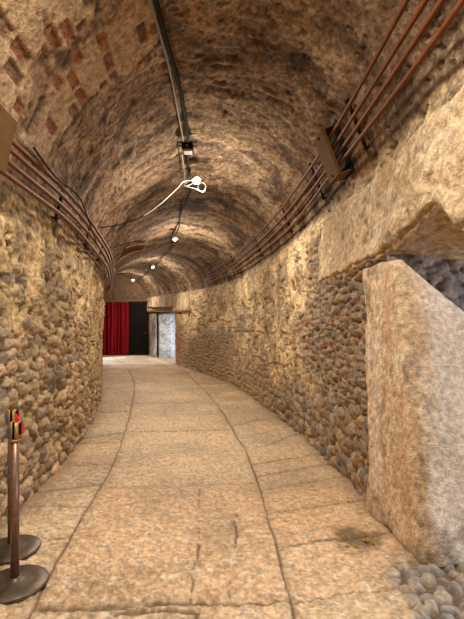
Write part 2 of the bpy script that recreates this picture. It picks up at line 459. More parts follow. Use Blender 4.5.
def wall_field(s, z, side):
    """relief and colour of the masonry at run s and height z above the floor"""
    if side == 'L':
        st, r1, r2 = cobbles(s + .25 * z, z,   .168, .102, 11, .40, .62, .45, .26, skip=.05)
        st2, q1, q2 = cobbles(s, z, .17, .12, 57, .30, .55, .6, .32, skip=.45)
        # rough mortar takes over above head height and in a smoother patch farther on
        m = fbm(s * 1.1, z * 1.3, 15, 4)
        plaster = sstep(1.65, 2.15, z + (m - .5) * 1.5) * .88
        plaster = np.maximum(plaster, sstep(5.6, 7.5, s + (m - .5) * 3) * sstep(.35, 1.3, z + (m - .5)))
        pal = PAL_L; mort = lin(160, 132, 94); plc = lin(194, 164, 118)
    else:
        st, r1, r2 = cobbles(s, z, .118, .080, 23, .36, .62, .45, .28, skip=.05)
        big, b1, b2 = cobbles(s, z, .165, .125, 29, .40, .62, .6, .26)
        low = sstep(1.0, .75, z + (fbm(s, z, 6, 3) - .5) * .5)
        st = np.where(low > .5, big, st); r1 = np.where(low > .5, b1, r1); r2 = np.where(low > .5, b2, r2)
        st2, q1, q2 = cobbles(s, z, .16, .11, 59, .30, .5, .6, .32, skip=.5)
        m = fbm(s * .9, z * 1.3, 18, 4)
        plaster = sstep(6.0, 7.2, s + (m - .5) * 2.2 + z * .5) * sstep(.35, .9, z + (m - .5) * 1.4)
        plaster = np.maximum(plaster, sstep(2.15, 2.4, z + (m - .5) * .3) * sstep(5.2, 5.8, s))
        plaster = plaster * (1 - .45 * sstep(9.5, 12.5, s) * sstep(2.0, 1.2, z))
        plaster = np.maximum(plaster, sstep(2.75, 2.95, z))
        plaster = np.maximum(plaster, .92 * sstep(5.9, 6.8, s + (m - .5) * 2.5) * sstep(10.5, 9.2, s) * sstep(.6, 1.1, z + (m - .5) * 1.2))
        pal = PAL_R; mort = lin(168, 140, 104); plc = lin(196, 168, 128)
    sh = s.shape
    sm, m1, m2 = cobbles(s, z, .06, .045, 131, .34, .6, .8, .3, skip=.35)
    fill = (.42 * sm > st)
    st = np.where(fill, .42 * sm, st); r1 = np.where(fill, m1, r1); r2 = np.where(fill, m2, r2)
    scol = pick(pal, r1) * (.85 + .3 * r2)[..., None]
    rough = fbm(s * 22, z * 22, 5, 4) - .5
    mcol = np.broadcast_to(mort, sh + (3,)) * (.82 + .45 * (rough + .5))[..., None]
    edge = sstep(.10, .42, st)
    if side == 'R': scol = mix(scol, np.broadcast_to(lin(184, 156, 118), sh + (3,)), .6 * sstep(7, 10.5, s))
    col = mix(mcol, scol, edge)
    col = col * (.48 + .52 * sstep(.0, .40, st + .12))[..., None] * (.80 + .40 * sstep(.25, .75, fbm(s * 34, z * 34, 105, 3, .7)))[..., None]       # cavity shade painted into the colour over the mortar joints
    h = .072 * st + .014 * rough + .008 * (fbm(s * 42, z * 42, 106, 2) - .5) + .02 * (fbm(s * 2.5, z * 2.5, 9, 3) - .5)
    # plaster / rough rubble core
    lump = fbm(s * 4.5, z * 5.5, 25, 5) - .5
    st2 = st2 * (fbm(s * 1.5, z * 1.5, 66, 3) > .42)
    pc = np.broadcast_to(plc, sh + (3,)) * (.50 + 1.0 * sstep(.22, .78, fbm(s * 3.0, z * 3.0, 35, 6, .68)))[..., None]
    pc = mix(pc, pick(pal, q1) * (.8 if side == 'L' else .95), (.75 if side == 'L' else .45) * sstep(.2, .4, st2))
    if side == 'L':
        pc = mix(pc, np.broadcast_to(lin(92, 82, 70), sh + (3,)), .75 * sstep(.60, .72, fbm(s * 7, z * 8, 92, 3)) * sstep(5.5, 4.2, s))
    else:
        pc = mix(pc, np.broadcast_to(lin(122, 112, 98), sh + (3,)), .7 * sstep(.45, .62, fbm(s * .8, z * 1.0, 93, 3)) * sstep(7.0, 8.0, s) * sstep(2.5, 1.9, z))
    if side == 'R':
        st2 = st2 * .6; lump = lump * .75
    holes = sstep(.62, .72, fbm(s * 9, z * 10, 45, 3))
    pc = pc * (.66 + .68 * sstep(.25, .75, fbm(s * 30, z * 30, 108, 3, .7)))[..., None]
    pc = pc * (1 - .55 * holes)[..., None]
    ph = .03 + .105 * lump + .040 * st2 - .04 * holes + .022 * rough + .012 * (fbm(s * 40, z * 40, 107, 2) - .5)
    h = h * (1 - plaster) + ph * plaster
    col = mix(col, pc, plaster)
    if side == 'R':
        # courses of thin red tile let into the rubble
        for (z0, s0, s1) in ((1.72, 4.2, 6.8), (1.42, 3.6, 6.3), (1.62, 6.3, 12.0), (1.02, 7.4, 12), (1.95, 9.0, 14), (1.1, 3.6, 4.6)):
            zz = z0 + (fbm(s * 1.3, z * 0 + z0, 7, 2) - .5) * .14
            b = (1 - sstep(.018, .03, np.abs(z - zz))) * sstep(s0, s0 + .2, s) * sstep(s1, s1 - .2, s) * (fbm(s * 3.0, z * 0 + z0 * 5, 17, 2) > .46)
            bj = np.mod(s / .22 + z0 * 7, 1.0); b = b * sstep(.0, .06, bj) * sstep(1.0, .94, bj)
            col = mix(col, np.broadcast_to(lin(142, 92, 66), sh + (3,)), .85 * b)
            h = h * (1 - b) + (.045 + .012 * rough) * b
    return h, col

def wall_mesh(name, side, runs, label):
    Vs = []; Fs = []; Cs = []; base = 0
    for (ys, z0, z1, nz) in runs:
        t = np.linspace(0, 1, nz)
        Y = np.repeat(ys[:, None], nz, 1)
        zf = ZF(Y)
        top = np.broadcast_to(z1(ys)[:, None] if callable(z1) else np.full((len(ys), 1), z1), Y.shape)
        zrel = z0 + (top - z0) * t
        h, col = wall_field(Y, zrel, side)
        if side == 'L':
            X = XL(Y) + LEAN(Y) * np.clip(zrel / L_SPRING, 0, 1) ** 1.5 + h - .03
        else:
            X = XR(Y) - h + .03 - .08 * sstep(2.2, 2.6, zrel) * sstep(5.3, 5.6, Y)
        Z = zrel + zf * (1 - .45 * np.clip(zrel / 2.9, 0, 1))
        Vs.append(np.stack([X, Y, Z], -1).reshape(-1, 3)); Cs.append(col.reshape(-1, 3))
        Fs.append(grid_faces(len(ys), nz, side == 'L', base)); base += len(ys) * nz
    o = mesh_np(name, np.concatenate(Vs), np.concatenate(Fs), M_WALL, np.concatenate(Cs))
    return struct(o, label, 'wall')

wall_mesh('wall_left', 'L', [(logspace_y(-4.5, 20.9, .0045), -.08, L_SPRING + .03, 300)],
          'long cobblestone wall curving along the inner side of the tunnel')
wall_mesh('wall_right', 'R', [(np.arange(-4.5, .92, .03), -.08, R_SPRING + .03, 120),
                              (logspace_y(3.50, 6.3, .0036), -.08, lambda y: np.where(y < 5.36, 2.6, R_SPRING + .03 - 0 * y), 270),
                              (logspace_y(6.3, 17.2, .0036), -.08, R_SPRING + .03, 260)],
          'outer rubble and cobblestone wall of the tunnel, partly plastered')

# ------------------------------------------------------------------ VAULT
# line of the conduit along the crown: (distance, place on the arch)
CP = [(-4, .425), (3.1, .415), (3.84, .43), (4.54, .445), (5.5, .466), (6.3, .479), (8.0, .497), (9.5, .497), (11, .505), (13.5, .55), (16.2, .600), (18.2, .66), (20.1, .72)]
cp = smooth_curve([q[0] for q in CP], [q[1] for q in CP])
def vault_mesh():
    ys = logspace_y(-4.5, 21.0, .0046)
    n = 420
    ps = np.linspace(0, 1, n)
    Y = np.repeat(ys[:, None], n, 1); P = np.repeat(ps[None], len(ys), 0)
    arc = P * 4.9                                     # metres round the arch
    # rings of the centring boards: fine ridges running round the arch
    warp = (fbm(arc * .8, Y * 1.0, 3, 3) - .5) * .9
    ring = fbm(arc * 1.1, (Y + warp * .35) * 6.5, 4, 4) - .5
    ring2 = fbm(arc * 2.6, (Y + warp * .35) * 17, 24, 3) - .5
    lump = fbm(arc * 2.6, Y * 2.6, 5, 5) - .5
    big = fbm(arc * .6, Y * .45, 7, 3) - .5
    fine = fbm(arc * 15, Y * 15, 8, 3) - .5
    streak = sstep(1.8, 4.5, Y) * .8 + .2
    med = fbm(arc * 5.5, Y * 5.5, 48, 5, .62) - .5
    h = .055 * ring * streak + .030 * ring2 * streak + .05 * lump + .08 * big + .055 * med + .03 * fine
    # keep the bands that carry pipes and the crown's conduit smooth enough for them
    carry = np.maximum(sstep(.0, .03, P) * sstep(.24, .19, P), sstep(.79, .82, P) * sstep(1.0, .97, P))
    carry = np.maximum(carry, sstep(.05, .02, np.abs(P - cp(Y))))
    h = np.where(h > 0, h * (1 - .8 * carry), h) - .04 * carry
    edge = sstep(0, .035, P) * sstep(1, .965, P)
    sh = Y.shape
    base = np.broadcast_to(lin(123, 98, 75), sh + (3,))
    tone = fbm(arc * 1.3, Y * 1.3, 15, 6, .66)
    col = base * (.45 + 1.0 * sstep(.25, .75, tone))[..., None]
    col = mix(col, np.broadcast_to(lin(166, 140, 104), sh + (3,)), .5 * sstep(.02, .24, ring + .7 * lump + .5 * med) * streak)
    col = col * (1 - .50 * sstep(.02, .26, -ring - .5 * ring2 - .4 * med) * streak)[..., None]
    col = mix(col, np.broadcast_to(lin(188, 160, 128), sh + (3,)), .55 * sstep(.56, .72, fbm(arc * 2.0, Y * 2.0, 27, 6, .62)))
    pits = sstep(.64, .74, fbm(arc * 12, Y * 15, 45, 4, .6))
    col = col * (1 - .45 * pits)[..., None]; h = h - .018 * pits
    col = col * (.60 + .80 * sstep(.25, .75, fbm(arc * 24, Y * 26, 46, 4, .75)))[..., None]
    # bare brick showing through the render near the camera
    for (p0, p1, y0, y1, sd, thr) in ((.08, .47, 1.2, 4.2, 91, .46), (.80, .97, 3.2, 5.2, 95, .56), (.82, .97, 1.2, 2.6, 97, .62)):
        reg = sstep(p0, p0 + .05, P) * sstep(p1, p1 - .06, P) * sstep(y0, y0 + .3, Y) * sstep(y1, y1 - .6, Y)
        msk = sstep(thr - .02, thr + .03, fbm(arc * 1.7, Y * 1.7, sd, 3) * reg)
        bw, bh = .24, .115
        yy = Y + (fbm(arc * 2, Y * 2, sd + 1, 2) - .5) * .05
        row = np.floor(arc / bh); off = hash2(row.astype(np.int64), row.astype(np.int64) * 0, sd + 3)
        fu = np.mod(yy / bw + off, 1.0); fv = np.mod(arc / bh, 1.0)
        ii = np.floor(yy / bw + off).astype(np.int64)
        rid = hash2(ii, row.astype(np.int64), sd + 5)
        brick = sstep(.03, .14, fu) * sstep(.97, .86, fu) * sstep(.07, .24, fv) * sstep(.93, .76, fv)
        brick = brick * (rid > .50)
        bc = pick([lin(150, 88, 52), lin(138, 82, 56), lin(128, 96, 76), lin(160, 102, 62), lin(120, 84, 66)], np.mod(rid * 13.7, 1))
        col = mix(col, np.broadcast_to(lin(196, 164, 126), sh + (3,)) * (.8 + .4 * tone)[..., None], .6 * msk)
        col = mix(col, bc * (.85 + .5 * fine)[..., None], .9 * msk * brick)
        h = h * (1 - .5 * msk) - .018 * msk * brick
    for side, sel in (('L', slice(0, 40)), ('R', slice(n - 30, n))):
        Yq = Y[:, sel]; q = P[:, sel] if side == 'L' else 1 - P[:, sel]
        zz = (L_SPRING if side == 'L' else R_SPRING) + q * 4.9
        hw, cw_ = wall_field(Yq, zz, side)
        hw = hw - .03 if side == 'L' else hw - .05 + .08 * sstep(5.3, 5.6, Yq)
        k = sstep(.082, .045, q) if side == 'L' else sstep(.05, .02, q)
        kk = np.clip(hw - .035 * sstep(.005, .03, q), -.1, .012) * sstep(0, .02, q) + hw * sstep(.02, 0, q)
        h[:, sel] = h[:, sel] * (1 - k) + kk * k; col[:, sel] = mix(col[:, sel], cw_, k)
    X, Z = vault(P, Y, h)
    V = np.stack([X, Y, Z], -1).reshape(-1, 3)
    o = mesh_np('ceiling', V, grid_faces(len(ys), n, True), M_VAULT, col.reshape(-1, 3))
    return struct(o, 'rough brown concrete barrel vault with patches of bare brick', 'ceiling')
vault_mesh()

# ------------------------------------------------------------------ rough stone blocks
def hexa(corners, dims, amp, seed, colfun, name, freq=3.0, rnd=.035, parent=None, mat=None, step=.03):
    """a rough hewn block: eight corners (bottom four then top four, counter clockwise), gridded and weathered"""
    c = np.array(corners, float)
    def tri(u, v, w):
        b = (c[0] * ((1 - u) * (1 - v))[..., None] + c[1] * (u * (1 - v))[..., None] + c[2] * (u * v)[..., None] + c[3] * ((1 - u) * v)[..., None])
        t = (c[4] * ((1 - u) * (1 - v))[..., None] + c[5] * (u * (1 - v))[..., None] + c[6] * (u * v)[..., None] + c[7] * ((1 - u) * v)[..., None])
        return b * (1 - w)[..., None] + t * w[..., None]
    nu, nv, nw = [max(3, int(d / step) + 1) for d in dims]
    key = {}; Vp = []; UVW = []; F = []
    def vid(i, j, k):
        q = (i, j, k)
        if q not in key:
            key[q] = len(Vp); Vp.append(0); UVW.append((i / (nu - 1), j / (nv - 1), k / (nw - 1)))
        return key[q]
    def face(a, b, fix, flip):
        for p in range(a[1] - 1):
            for q in range(b[1] - 1):
                idx = []
                for (dp, dq) in ((0, 0), (1, 0), (1, 1), (0, 1)):
                    t = {a[0]: p + dp, b[0]: q + dq, fix[0]: fix[1]}
                    idx.append(vid(t['i'], t['j'], t['k']))
                F.append(idx[::-1] if flip else idx)
    face(('i', nu), ('j', nv), ('k', 0), True); face(('i', nu), ('j', nv), ('k', nw - 1), False)
    face(('i', nu), ('k', nw), ('j', 0), False); face(('i', nu), ('k', nw), ('j', nv - 1), True)
    face(('j', nv), ('k', nw), ('i', 0), True); face(('j', nv), ('k', nw), ('i', nu - 1), False)
    W = np.array(UVW); P = tri(W[:, 0], W[:, 1], W[:, 2])
    # round the arrises: pull points that lie near two faces inward
    dd = np.stack([np.minimum(W[:, 0], 1 - W[:, 0]) * dims[0], np.minimum(W[:, 1], 1 - W[:, 1]) * dims[1], np.minimum(W[:, 2], 1 - W[:, 2]) * dims[2]], -1)
    ds = np.sort(dd, 1)
    cen = P.mean(0)
    chip = fbm3(P[:, 0] * 2.5, P[:, 1] * 2.5, P[:, 2] * 2.5, seed + 50, 3)
    R = rnd * (.4 + 1.8 * chip)
    pull = np.clip(1 - ds[:, 1] / R, 0, 1) ** 2 * R * .45
    sgn = np.where(W < .5, 1, -1) * (dd < R[:, None])
    ax = [c[1] - c[0], c[3] - c[0], c[4] - c[0]]; ax = [a / np.linalg.norm(a) for a in ax]
    for k in range(3):
        P = P + ax[k] * (sgn[:, k] * pull)[:, None]
    N3 = np.stack([fbm3(P[:, 0] * freq, P[:, 1] * freq, P[:, 2] * freq, seed + 7 * k, 5, .55) - .5 for k in range(3)], -1)
    P = P + N3 * amp * 2
    col = colfun(P, W, N3)
    return mesh_np(name, P, np.array(F), mat or M_BLOCK, col, parent)

def block_col(c1, c2, c3, seed, sc=1.0, stretch=(1, 1, 1)):
    def f(P, W, N3):
        x, y, z = [P[:, k] * stretch[k] * sc for k in range(3)]
        t = fbm3(x * 1.6, y * 1.6, z * 1.6, seed, 5)
        t2 = fbm3(x * 5, y * 5, z * 5, seed + 3, 4)
        col = mix(np.broadcast_to(c1, P.shape), np.broadcast_to(c2, P.shape), sstep(.35, .65, t))
        col = mix(col, np.broadcast_to(c3, P.shape), .7 * sstep(.56, .70, t2))
        pit = sstep(.64, .72, fbm3(x * 14, y * 14, z * 14, seed + 9, 3))
        return col * (1 - .45 * pit)[:, None] * (.72 + .56 * sstep(.25, .75, fbm3(P[:, 0] * 28, P[:, 1] * 28, P[:, 2] * 28, seed + 13, 3, .7)))[:, None]
    return f

# near lintel: one long horizontal block carried by the rubble wall and the jamb
def lin_near():
    ya, yb = 1.15, 5.42
    zb, zt = 2.16, 2.96
    cs = [(XR(ya) - .05, ya, zb), (XR(ya) + .75, ya, zb - .04), (XR(yb) + .65, yb, zb + .02), (XR(yb) - .05, yb, zb + .05),
          (XR(ya) - .03, ya, zt), (XR(ya) + .75, ya, zt), (XR(yb) + .65, yb, zt + .03), (XR(yb) - .03, yb, zt + .03)]
    return hexa(cs, (.85, 4.3, .82), .06, 5, block_col(lin(208, 180, 142), lin(184, 154, 118), lin(220, 196, 162), 8), 'stone_lintel', 4.2, .07, step=.022)
o = lin_near()
# the underside is broken away over the passage mouth
me = o.data; n = len(me.vertices); co = np.empty(n * 3, np.float32); me.vertices.foreach_get('co', co); co = co.reshape(-1, 3)
front = sstep(1.75, 1.35, co[:, 0]); low = sstep(2.62, 2.2, co[:, 2])
co[:, 2] += low * front * (.16 * np.exp(-((co[:, 1] - 2.62) / .42) ** 2) * sstep(2.30, 2.48, co[:, 1]) - .05 * sstep(2.4, 2.25, co[:, 1]))
me.vertices.foreach_set('co', co.ravel()); me.update()
tag(o, 'massive pale stone lintel spanning the side passage above the near stone jamb', 'stone lintel')

# near jamb: upright slab, cut slantwise at the top, foot worn and swelling
def jamb_col(P, W, N3):
    z = P[:, 2]
    f = block_col(lin(222, 194, 160), lin(206, 174, 138), lin(230, 210, 186), 21, 1.0, (1, 1, .45))(P, W, N3)
    st = fbm3(P[:, 0] * 7, P[:, 1] * 7, z * 1.1, 33, 4)
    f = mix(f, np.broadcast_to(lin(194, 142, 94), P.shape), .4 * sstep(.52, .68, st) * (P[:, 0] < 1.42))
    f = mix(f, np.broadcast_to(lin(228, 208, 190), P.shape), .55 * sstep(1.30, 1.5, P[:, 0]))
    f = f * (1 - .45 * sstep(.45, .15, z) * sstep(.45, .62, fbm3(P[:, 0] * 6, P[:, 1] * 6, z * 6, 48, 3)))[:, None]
    return f
def jamb_near():
    A0 = (1.19, 3.64); B0 = (1.33, 2.80); C0 = (3.6, 2.95); D0 = (3.6, 3.7)
    A1 = (1.13, 3.60); B1 = (1.185, 2.93); C1 = (3.6, 3.02); D1 = (3.6, 3.62)
    zc = 2.12; zend = .26
    o = hexa([(B0[0], B0[1], -.06), (C0[0], C0[1], -.06), (D0[0], D0[1], -.06), (A0[0], A0[1], -.06),
              (B1[0], B1[1], zc), (C1[0], C1[1], zend), (D1[0], D1[1], zend), (A1[0], A1[1], zc + .04)],
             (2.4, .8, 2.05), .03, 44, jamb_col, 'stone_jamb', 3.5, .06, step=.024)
    # worn, swollen foot
    me = o.data; n = len(me.vertices); co = np.empty(n * 3, np.float32); me.vertices.foreach_get('co', co); co = co.reshape(-1, 3)
    k = sstep(.5, .02, co[:, 2]) * sstep(1.75, 1.45, co[:, 0])
    co[:, 0] -= .05 * k * (fbm3(co[:, 0] * 3, co[:, 1] * 3, co[:, 2] * 3, 3, 3)); co[:, 1] -= .10 * k * fbm3(co[:, 0] * 4, co[:, 1] * 4, co[:, 2] * 4, 13, 3) * sstep(3.4, 2.9, co[:, 1])
    b = .0 * np.exp(-((co[:, 2] - .52) / .06) ** 2) * sstep(1.7, 1.4, co[:, 0])
    co[:, 1] += .03 * b * sstep(3.2, 2.9, co[:, 1]); co[:, 0] += .015 * b
    me.vertices.foreach_set('co', co.ravel()); me.update()
    return o
tag(jamb_near(), 'tall weathered stone jamb with slanting top, standing at the mouth of the near side passage', 'stone jamb')

# side passage: dark rubble back wall, flank and soffit
def plane_wall(name, p0, pu, pv, nu, nv, h_amp, colr, seed, label, cat='wall', pal=None, flip=False, stones=True, mat=None):
    u = np.linspace(0, 1, nu)[:, None]; v = np.linspace(0, 1, nv)[None]
    U, Vv = np.broadcast_arrays(u, v)
    p0 = np.array(p0, float); pu = np.array(pu, float); pv = np.array(pv, float)
    lu = np.linalg.norm(pu); lv = np.linalg.norm(pv)
    nrm = np.cross(pu, pv); nrm = nrm / np.linalg.norm(nrm) * (-1 if flip else 1)
    s, r1, r2 = cobbles(U * lu, Vv * lv, .11, .075, seed)
    rough = fbm(U * lu * 8, Vv * lv * 8, seed, 4) - .5
    h = h_amp * (s * (1 if stones else .0) + .9 * rough)
    col = np.broadcast_to(np.array(colr), U.shape + (3,)) * (.75 + .9 * (rough + .5) * .6)[..., None]
    if pal is not None and stones:
        col = mix(col, pick(pal, r1), .8 * sstep(.12, .4, s))
    P = p0 + pu * U[..., None] + pv * Vv[..., None] + nrm * h[..., None]
    o = mesh_np(name, P.reshape(-1, 3), grid_faces(nu, nv, flip), mat or M_WALL, col.reshape(-1, 3))
    return struct(o, label, cat)
DARK = [lin(150, 134, 128), lin(128, 116, 112), lin(168, 150, 138), lin(140, 126, 116)]
plane_wall('wall_passage', (1.24, 3.30, -.05), (3.06, 0, 0), (0, 0, 2.4), 200, 150, .05, lin(128, 112, 102), 210, 'dark rubble wall behind the slanting top of the stone jamb', pal=DARK)
plane_wall('wall_passage_near', (4.3, .82, -.05), (-3.0, 0, 0), (0, 0, 2.4), 60, 50, .03, lin(130, 108, 84), 220, 'rubble flank of the side passage nearest the camera', pal=PAL_R)
plane_wall('ceiling_passage', (1.9, .6, 2.2), (2.4, 0, 0), (0, 3.2, 0), 80, 90, .03, lin(120, 98, 76), 230, 'rough soffit of the side passage behind the lintel', 'ceiling', stones=False, flip=True)

# ------------------------------------------------------------------ far end: curtain, door, side opening
YE = 20.4
ze = float(ZF(YE))
# end wall with vaulted top (reaches past the vault so the junction is hidden in the masonry)
plane_wall('wall_back', (-9.2, YE + .25, ze - .1), (6.2, 0, 0), (0, 0, 4.2), 150, 110, .03, lin(150, 118, 82), 240, 'end wall of the tunnel above the curtain and dark door', pal=PAL_R)
# far lintel, jamb and daylit flank of the far side opening
def blk(ya, yb, za, zb, z2a, z2b, out, back, amp, seed, col, name, step=.07):
    cs = [(XR(ya) - out, ya, za), (XR(ya) + back, ya, za), (XR(yb) + back, yb, zb), (XR(yb) - out, yb, zb),
          (XR(ya) - out, ya, z2a), (XR(ya) + back, ya, z2a), (XR(yb) + back, yb, z2b), (XR(yb) - out, yb, z2b)]
    return hexa(cs, (out + back, math.hypot(yb - ya, float(XR(yb) - XR(ya))), z2a - za), amp, seed, col, name, 2.2, .06, step=step)
o = blk(15.6, 20.3, 2.46, 2.73, 3.24, 3.46, .14, .7, .05, 61, block_col(lin(196, 166, 128), lin(160, 132, 104), lin(210, 186, 150), 71), 'stone_lintel')
tag(o, 'far stone lintel over the side opening beside the dark door', 'stone lintel')
o = blk(16.85, 17.2, .2, .25, 2.56, 2.58, .05, .9, .02, 63, block_col(lin(196, 148, 108), lin(168, 122, 88), lin(206, 170, 132), 73), 'stone_jamb', .05)
tag(o, 'slim reddish stone jamb at the far side opening, ending the cobblestone wall', 'stone jamb')
o = hexa([(-3.51, 19.5, .45), (-2.86, 19.5, .45), (-2.7, 19.80, .45), (-3.48, 19.80, .45),
          (-3.52, 19.5, 2.62), (-2.86, 19.5, 2.62), (-2.7, 19.80, 2.62), (-3.48, 19.80, 2.62)], (.7, .3, 2.2), .025, 65,
         block_col(lin(212, 208, 200), lin(182, 180, 176), lin(150, 140, 130), 75), 'stone_slab', 3, .04, step=.05)
tag(o, 'pale slab of stone lit by daylight inside the far side opening', 'stone slab')
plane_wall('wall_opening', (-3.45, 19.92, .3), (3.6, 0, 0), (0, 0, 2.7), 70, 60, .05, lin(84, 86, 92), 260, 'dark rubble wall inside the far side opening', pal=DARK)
plane_wall('ceiling_opening', (-3.6, 17.0, 2.75), (4.2, 0, 0), (0, 3.0, 0), 40, 40, .03, lin(120, 98, 76), 262, 'soffit inside the far side opening', 'ceiling', stones=False, flip=True)

o = hexa([(-4.12, 20.38, .45), (-3.68, 19.42, .45), (-3.57, 19.5, .45), (-3.78, 20.5, .45),
          (-4.14, 20.38, 2.64), (-3.70, 19.42, 2.60), (-3.57, 19.5, 2.60), (-3.78, 20.5, 2.64)], (1.05, .3, 2.15), .02, 67,
         block_col(lin(172, 158, 142), lin(140, 126, 114), lin(196, 190, 184), 79), 'stone_pier', 3, .05, step=.06)
tag(o, 'mottled grey stone pier between the dark door and the daylit slab', 'stone pier')

# curtain
def make_curtain():
    t = thing('curtain', 'floor length dark red velvet curtain hanging beside the dark door', 'curtain', (-6.2, YE - .1, ze))
    x0, x1 = -1.25, 1.07                              # local
    n, m = 260, 40
    u = np.linspace(0, 1, n)[:, None]; v = np.linspace(0, 1, m)[None]
    U, Vv = np.broadcast_arrays(u, v)
    ph = U * 2 * np.pi * 12 + 1.6 * np.sin(U * 9)
    dep = (.055 + .035 * np.sin(U * 23 + 1)) * (1 - .35 * Vv)
    y = dep * (np.sin(ph + .4 * (1 - Vv)) + .35 * np.sin(2.3 * ph + 1))
    y = y + .015 * np.sin(U * 60 + Vv * 3)
    x = x0 + (x1 - x0) * U + .02 * np.sin(ph * .5 + Vv * 2)
    z = .02 + 2.60 * Vv + .012 * np.sin(ph) * (1 - Vv)
    V = np.stack([x, y, z], -1).reshape(-1, 3)
    c = mesh_np('drape', V, grid_faces(n, m, False), M_CURT, None, t)
    h = bmesh.new()
    vtop = np.stack([x[:, -1], y[:, -1], z[:, -1]], -1)
    add_tube(h, [(x0, -.005, 2.60), (0, -.005, 2.60), (x1, -.005, 2.60)], .012, 6)
    bm_obj('heading_tape', h, M_CURT, t)
    return t
make_curtain()
t = thing('curtain_rail', 'thin pale curtain rail running above the red curtain and dark door', 'curtain rail', (-5.8, YE - .1, ze + 2.69))
tube_obj('rail', [(-1.7, 0, 0), (0, 0, 0), (1.66, 0, 0)], .026, M_WOOD, t, 10)
for hx in (-1.2, .10, 1.4):
    b = bmesh.new(); add_box(b, (hx, .16, .01), (.03, .34, .03), None, .004)
    bm_obj('bracket', b, M_WOOD, t)
tube_obj('hanger', [(.10, .0, .01), (.10, .0, .35), (.10, .06, .7)], .018, M_WOOD, t, 8)

# door
d = bpy.data.objects.new('door_1', None); C.objects.link(d); d.location = (-4.66, YE + .02, ze); struct(d, 'plain dark door panel between the red curtain and the stone pier', 'door')
b = bmesh.new(); add_box(b, (0, 0, 1.32), (.84, .05, 2.56), None, .008)
for zz in (.72, 1.92):
    add_box(b, (0, -.026, zz), (.62, .014, .98), None, .006)
lf = bm_obj('door_leaf', b, M_DOOR, d, smooth=False)
b = bmesh.new()
for hx in (-.445, .445): add_box(b, (hx, 0, 1.33), (.05, .09, 2.66), None, .006)
add_box(b, (0, 0, 2.645), (.94, .09, .05), None, .006)
bm_obj('door_frame', b, M_DOOR, d, smooth=False)
b = bmesh.new(); add_lathe(b, [(0, .0), (.02, .0), (.02, .03), (.012, .04), (.012, .06), (.03, .075), (.03, .1), (0, .11)], (.34, -.02, 1.1), 14, Vector((0, -1, 0)))
bm_obj('door_handle', b, M_BRASS, lf)

# ------------------------------------------------------------------ PIPES
def vp(p, y, off):
    x, z = vault(p, y, off)
    return (float(x), float(y), float(z))

RP = [.848, .878, .904, .932]
OFF = .112
names = ['topmost brown pipe of the right hand bundle, nearest the crown of the vault', 'second brown pipe from the top in the right hand bundle',
         'third brown pipe from the top in the right hand bundle', 'lowest brown pipe of the right hand bundle, just above the stone lintel']
def spread_p(P, y, k):
    c = .89
    return c + (P - c) * float(np.interp(y, [-5, 2, 3.9, 4.5, 6, 9, 13, 17], [1, 1, .80, .80, .96, .95, .85, .8])) - float(np.interp(y, [-5, 9, 12, 16, 18], [0, 0, .012, -.03, -.05]))
for k, P in enumerate(RP):
    path = [vp(spread_p(P, y, k), y, OFF + .006 * math.sin(y * 1.7 + k * 2)) for y in np.arange(-4.0, 15.5, .7)]
    o = tube_obj('pipe', catmull(path, 5), .0175, M_PIPE, None, 12)
    tag(o, names[k], 'pipe', 'pipes along the right haunch of the vault')
LP = [.098, .086, .071, .055]
lnames = ['topmost brown pipe of the left hand bundle', 'second brown pipe from the top in the left hand bundle',
          'third brown pipe from the top in the left hand bundle', 'lowest brown pipe of the left hand bundle, above the cobblestone wall']
def lp_p(P, y):
    return P + float(np.interp(y, [2.8, 4, 5.5, 8.5, 11, 14], [0, .012, .02, .04, .05, .05])) * (1 if P > .06 else .9)
for k, P in enumerate(LP):
    path = [vp(lp_p(P, y), y, OFF + .006 * math.sin(y * 1.9 + k * 2)) for y in np.arange(-4.0, 14.1, .6)]
    o = tube_obj('pipe', catmull(path, 5), .019, M_PIPE, None, 12)
    tag(o, lnames[k], 'pipe', 'pipes along the left haunch of the vault')

def frame_at(p, y, off, fy=.05):
    a = Vector(vp(p, y, off)); d = (Vector(vp(p, y + fy, off)) - a).normalized()
    c = (Vector(vp(p + .01, y, off)) - Vector(vp(p - .01, y, off))).normalized()
    n = d.cross(c).normalized()
    c = n.cross(d).normalized()
    inward = Vector(vp(p, y, off + .1)) - a
    if n.dot(inward) < 0: n = -n
    return a, d, c, n                              # along, across, inward

def clamp(p, y, w, off, label, group):
    a, d, c, n = frame_at(p, y, off)
    R3 = Matrix((c, d, n)).transposed()
    t = thing('pipe_clamp', label, 'pipe clamp', a, group)
    t.rotation_euler = R3.to_euler()
    b = bmesh.new(); add_box(b, (0, 0, -.052), (w, .035, .018), None, .003)
    bm_obj('back_bar', b, M_BLACK, t)
    for s in (-1, 1):
        b = bmesh.new(); add_box(b, (s * (w / 2 - .02), 0, -.06), (.014, .02, .07), None, .002)
        bm_obj('stud', b, M_BLACK, t)
G = 'black clamps holding the pipe bundles'
for y, s in ((3.62, 'just above the brown pipe box'), (4.95, 'just below the brown pipe box'), (6.55, 'farther along the right hand pipes, before the bend'), (8.6, 'on the right hand pipes at the bend'), (11.2, 'on the right hand pipes past the bend')):
    clamp(spread_p(.89, y, 0), y, .48, OFF, 'black clamp bar behind the pipes ' + s, G)
for y, s in ((3.95, 'near the left hand pipe box'), (5.3, 'halfway along the left hand pipes'), (6.6, 'where the left hand pipes meet the wall corner')):
    clamp(lp_p(.078, y), y, .36, OFF, 'black clamp bar ' + s, G)

